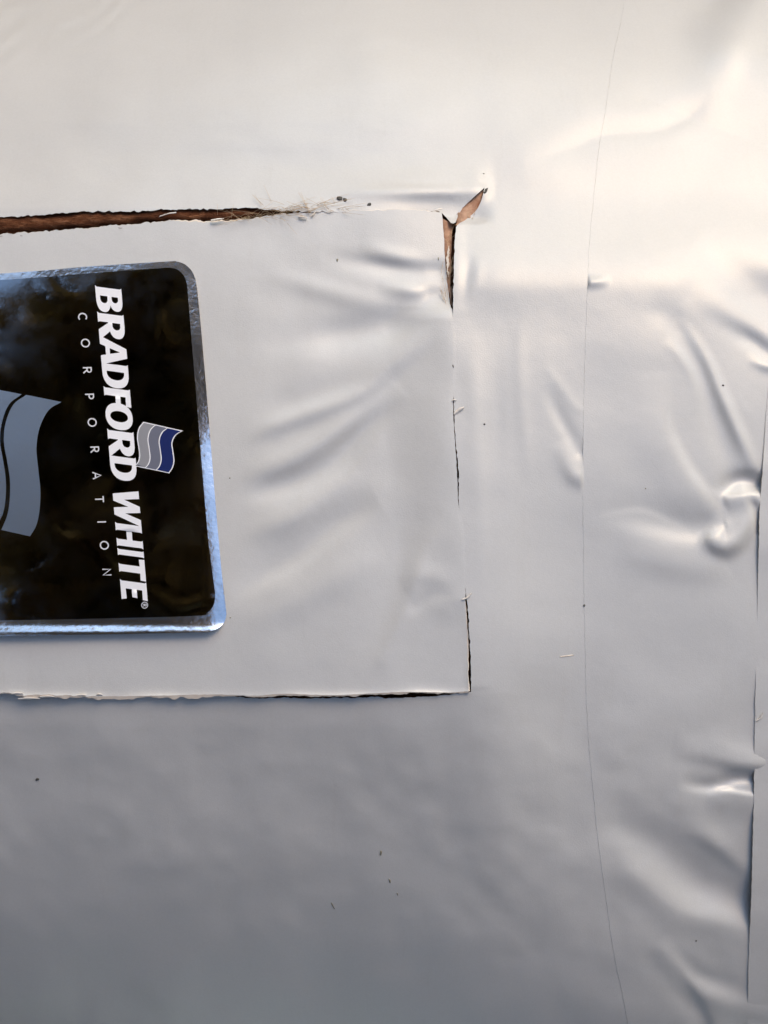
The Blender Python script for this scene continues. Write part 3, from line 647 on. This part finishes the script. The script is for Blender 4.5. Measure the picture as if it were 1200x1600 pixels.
# torn tan backing seen in the open corner
def sheet(name, pts_l, pts_r, parent, m, n_=10, thick=1.0):
    A_, B_ = catmull(pts_l, n_), catmull(pts_r, n_); ua = np.linspace(0, 1, 24)
    jit = lambda P: P + np.stack([fnoise(P[:, 0] * 2.3, P[:, 1] * 2.3, 9, 700 + len(P), 2) * min(1.6, .12 * np.hypot(*(P[-1] - P[0])[:2]) * .3), 0 * P[:, 0], 0 * P[:, 0]], -1)
    ip = lambda P: jit(np.stack([np.interp(ua, np.linspace(0, 1, len(P)), P[:, k]) for k in range(3)], -1))
    A_, B_ = ip(A_), ip(B_); A_[:, 2] += broad(A_[:, 0], A_[:, 1]); B_[:, 2] += broad(B_[:, 0], B_[:, 1]); C_ = (A_ + B_) / 2; C_[:, 2] += .8
    rows_ = [A_, C_, B_]; V = [surf(q_[:, 0], q_[:, 1], q_[:, 2]) for q_ in rows_] + [surf(q_[:, 0], q_[:, 1], q_[:, 2] - thick) for q_ in rows_[::-1]]
    V = np.stack(V); fcs = grid_faces(len(V), 24).reshape(-1, 4)
    i0 = np.arange(23); cl = np.stack([i0 + 24 * 5, i0, i0 + 1, i0 + 1 + 24 * 5], -1)
    me = quads(name, V.reshape(-1, 3), np.vstack([fcs, cl])); bm = bmesh.new(); bm.from_mesh(me); bmesh.ops.recalc_face_normals(bm, faces=bm.faces); bm.to_mesh(me); bm.free()
    return add(name, me, m, parent)
sheet('torn_backing', [(712, 352, -7), (716, 330, -5), (736, 310, -3), (752, 297, -1)], [(728, 352, -9), (744, 336, -8), (754, 318, -6), (759, 297, -3)], insul, M_PAPER)
sheet('torn_backing', [(689, 340, -9), (692, 380, -11), (697, 430, -13), (704, 476, -13)], [(706, 350, -10), (706, 385, -12), (705, 430, -15), (706, 478, -15)], insul, M_PAPER)
sheet('vinyl_sliver', [(700, 384, -8), (697, 410, -7), (699, 432, -9)], [(702, 384, -9), (702, 410, -9), (700, 434, -10)], panel, M_SLIVER)
def sliver(pl, pr, parent): sheet('vinyl_sliver', pl, pr, parent, M_SLIVER, thick=.6)
hj = lambda x_, y_, d_=0: (x_, y_, float((h_jacket(np.array([float(x_)]), np.array([float(y_)])) - broad(np.array([float(x_)]), np.array([float(y_)])))[0]) + d_)
sliver([hj(709, 645, 1), hj(717, 638, 2.5), hj(725, 635, 3.5)], [hj(710, 649, 1), hj(719, 642, 2.5), hj(725, 638, 3.5)], jacket)
sliver([hj(706, 626, 1), hj(708, 624, 2), hj(713, 624, 2.5)], [hj(707, 628, 1), hj(709, 626, 2), hj(713, 625.4, 2.5)], jacket)
sliver([hj(722, 936, 2), hj(730, 932, 3), hj(736, 926, 4)], [hj(723, 938, 2), hj(731, 935, 3), hj(736.5, 928, 4)], jacket)
he = lambda x_, y_, d_=0: (x_, y_, float((h_end(np.array([float(x_)]), np.array([float(y_)])) - broad(np.array([float(x_)]), np.array([float(y_)])))[0]) + d_)
sliver([he(1181, 1126, .6), he(1188, 1120, 2), he(1191, 1114, 3)], [he(1182, 1128, .6), he(1190, 1122.5, 2), he(1193, 1115, 3)], endb)
sliver([(244, 339, -10), (262, 333, 2), (275, 331, 3)], [(244, 341, -10), (262, 335, 2), (275, 333, 3)], jacket)
for x_, y_, l_, s_ in ((466, 337, 14, -3), (486, 337, 8, 7), (330, 343, 20, 2), (655, 329, 18, -1), (678, 328, 14, 3)):
    sliver([(x_, y_, 0), (x_ + l_*.5, y_ - s_*.5 - 1, 2), (x_ + l_, y_ - s_, 1)], [(x_, y_ + 3, 0), (x_ + l_*.5, y_ - s_*.5 + 2, 2), (x_ + l_, y_ - s_ + 1, 1)], panel)
for x_, y_, l_ in ((28, 1092, 34), (62, 1089, 24), (18, 1084, 18), (120, 1087, 16), (150, 1086, 10)):
    hh = 8; sliver([(x_, y_ - 1, hh), (x_ + l_*.5, y_ - 2.5, hh + 1), (x_ + l_, y_ - 1, hh)], [(x_, y_ + 1.5, hh - 1), (x_ + l_*.5, y_ + 1, hh), (x_ + l_, y_ + .5, hh - 1)], panel)
def speck(x_, y_, rx, ry, an, m, parent, hf):
    bm = bmesh.new(); bmesh.ops.create_icosphere(bm, subdivisions=2, radius=1)
    for v_ in bm.verts:
        q = v_.co * (1 + random.uniform(-.28, .28)); ax_, ay_ = q.x * rx, q.y * ry
        X_, Y_ = x_ + ax_ * math.cos(an) - ay_ * math.sin(an), y_ + ax_ * math.sin(an) + ay_ * math.cos(an)
        h_ = float(hf(np.array([X_]), np.array([Y_]))[0]) + q.z * min(rx, ry) * .5
        v_.co = surf(np.array([X_]), np.array([Y_]), np.array([h_]))[0]
    me = bpy.data.meshes.new('dirt_speck'); bm.to_mesh(me); bm.free(); add('dirt_speck', me, m, parent)
for x_, y_, rx, ry, an, k_ in ((531, 310, 5, 3, 0, 0), (539, 312, 3.5, 2.6, .3, 0), (577, 319, 3.4, 2.4, -.6, 0), (58, 1218, 3.2, 2.0, -.2, 0), (757, 663, 1.5, 1.4, 0, 0), (595, 1333, 1.6, 4.2, .1, 1), (609, 1376, 1.3, 3.4, -.3, 1), (621, 1397, 1, 2.4, -.3, 1), (520, 1415, 1, 6, -.5, 1), (708, 572, 1, 2.6, -.3, 0), (756, 271, 1.4, .8, 0, 1), (886, 1025, 13, .9, -.12, 2), (759, 298, 2.0, 5.0, .55, 0)):
    speck(x_, y_, rx, ry, an, (M_DIRT, M_DIRT2, M_EDGE)[k_], jacket, lambda a_, b_: h_jacket(a_, b_) + .3)
for x_, y_, rx, ry, k_ in ((1130, 602, 1.8, 1.3, 0), (1009, 763, 1, 1, 1), (913, 946, 1.6, 1.8, 0), (1088, 1470, 1.2, 1.2, 0)):
    speck(x_, y_, rx, ry, 0, (M_DIRT, M_DIRT2)[k_], tape, lambda a_, b_: h_tape(a_, b_) + .3)
for x_, y_, rx, ry in ((527, 406, 1.6, 2.4), (685, 404, .8, 3), (359, 747, 1.4, 1), (360, 965, 1.2, 1)):
    speck(x_, y_, rx, ry, 0, M_DIRT2, panel, lambda a_, b_: h_panel(a_, b_) + .3)

# ---------------------------------------------------------------- the wood that the foil mirrors, plus unseen foliage added to block sky light
M_LEAF, t, b = mat('dark_foliage', (0.05, 0.07, 0.03), 0.7)
v = coords(t); t.links.new(ramp(t, noise(t, v, 0.9, 3), [(0.35, (0.05, 0.065, 0.025)), (0.52, (0.10, 0.10, 0.04)), (0.68, (0.26, 0.14, 0.05))]), b.inputs['Base Color'])
tl = nd(t, 'ShaderNodeBsdfTranslucent'); mx = nd(t, 'ShaderNodeMixShader'); mx.inputs[0].default_value = 0.45; tl.inputs[0].default_value = (0.58, 0.38, 0.13, 1)
t.links.new(b.outputs[0], mx.inputs[1]); t.links.new(tl.outputs[0], mx.inputs[2]); t.links.new(mx.outputs[0], t.nodes['Material Output'].inputs[0])
def leaf_cloud(c, s0, s1):
    n = len(c); nn = rng.normal(0, 1, (n, 3)); nn /= np.linalg.norm(nn, axis=1)[:, None]
    a_ = np.cross(nn, rng.normal(0, 1, (n, 3))); a_ /= np.linalg.norm(a_, axis=1)[:, None]; b_ = np.cross(nn, a_)
    s_ = rng.uniform(s0, s1, (n, 1)); return np.stack([c + a_*s_, c + b_*s_*.6, c - a_*s_, c - b_*s_*.6], 1).reshape(-1, 3)
LV = []
for k in range(36):  # unseen ring of trees, added and sized to cut sky light on the tank
    ang = RAD(-180 + 10 * k + random.uniform(-3, 3)); dist = random.uniform(6.0, 8.5); ht = random.uniform(7.5, 10.5) if abs(ang) < 2 else random.uniform(2.6, 3.8); rad = random.uniform(1.1, 1.7)
    if abs((ang - math.atan2(sd.x, -sd.y) + math.pi) % (2 * math.pi) - math.pi) < RAD(48): continue
    cx, cy = math.sin(ang) * dist, -math.cos(ang) * dist
    cl = rng.normal(0, 1, (12, 3)) * np.array((rad*.6, rad*.6, ht*.24)) + np.array((cx, cy, ht*.52)); cl[:, 2] = np.clip(cl[:, 2], 1, ht)
    c = cl[rng.integers(0, 12, 1500)] + rng.normal(0, 1, (1500, 3)) * rad * .40; c[:, 2] = np.clip(c[:, 2], .3, ht)
    LV.append(leaf_cloud(c, .12, .26))
def bough(el, az, dist, se, sa_, n):      # clusters along a direction seen from the tank's front (degrees up / right of the line to the camera)
    e_, a_ = RAD(1) * rng.normal(el, se, 14), RAD(1) * rng.normal(az, sa_, 14); d_ = rng.normal(dist, .5, 14)
    P = np.stack(to_world(np.sin(a_) * np.cos(e_) * d_, -np.cos(a_) * np.cos(e_) * d_, np.sin(e_) * d_), -1)
    LV.append(leaf_cloud(P[rng.integers(0, 14, n)] + rng.normal(0, .34, (n, 3)), .07, .16))
for el_, azs in ((36, (-21, -16)), (30, (-28, -23, -18, -14)), (23, (-30, -26, -21, -16)), (16, (-31, -27, -22, -17)), (9, (-26, -21, -16)), (2, (-24, -20, -15)), (-5, (-28, -21, -15))):
    for az_ in azs: bough(el_ + random.uniform(-1.5, 1.5), az_ + random.uniform(-1, 1), 7 + random.uniform(-.6, .8), 1.6, 1.5, 850)
for el_ in (-74, -64, -54, -44, -35):         # unseen boughs added overhead to keep blue sky off the lower tank
    for az_ in range(-84, 90, 12): bough(el_ + random.uniform(-3, 3), az_ + random.uniform(-4, 4), 8 + random.uniform(-1, 1), 4.0, 5.0, 620)
LV = np.vstack(LV)
wood = link('wood_and_sky_blockers', quads('wood_and_sky_blockers', LV, np.arange(len(LV)).reshape(-1, 4)), M_LEAF, smooth=False)
tag(wood, kind='stuff')
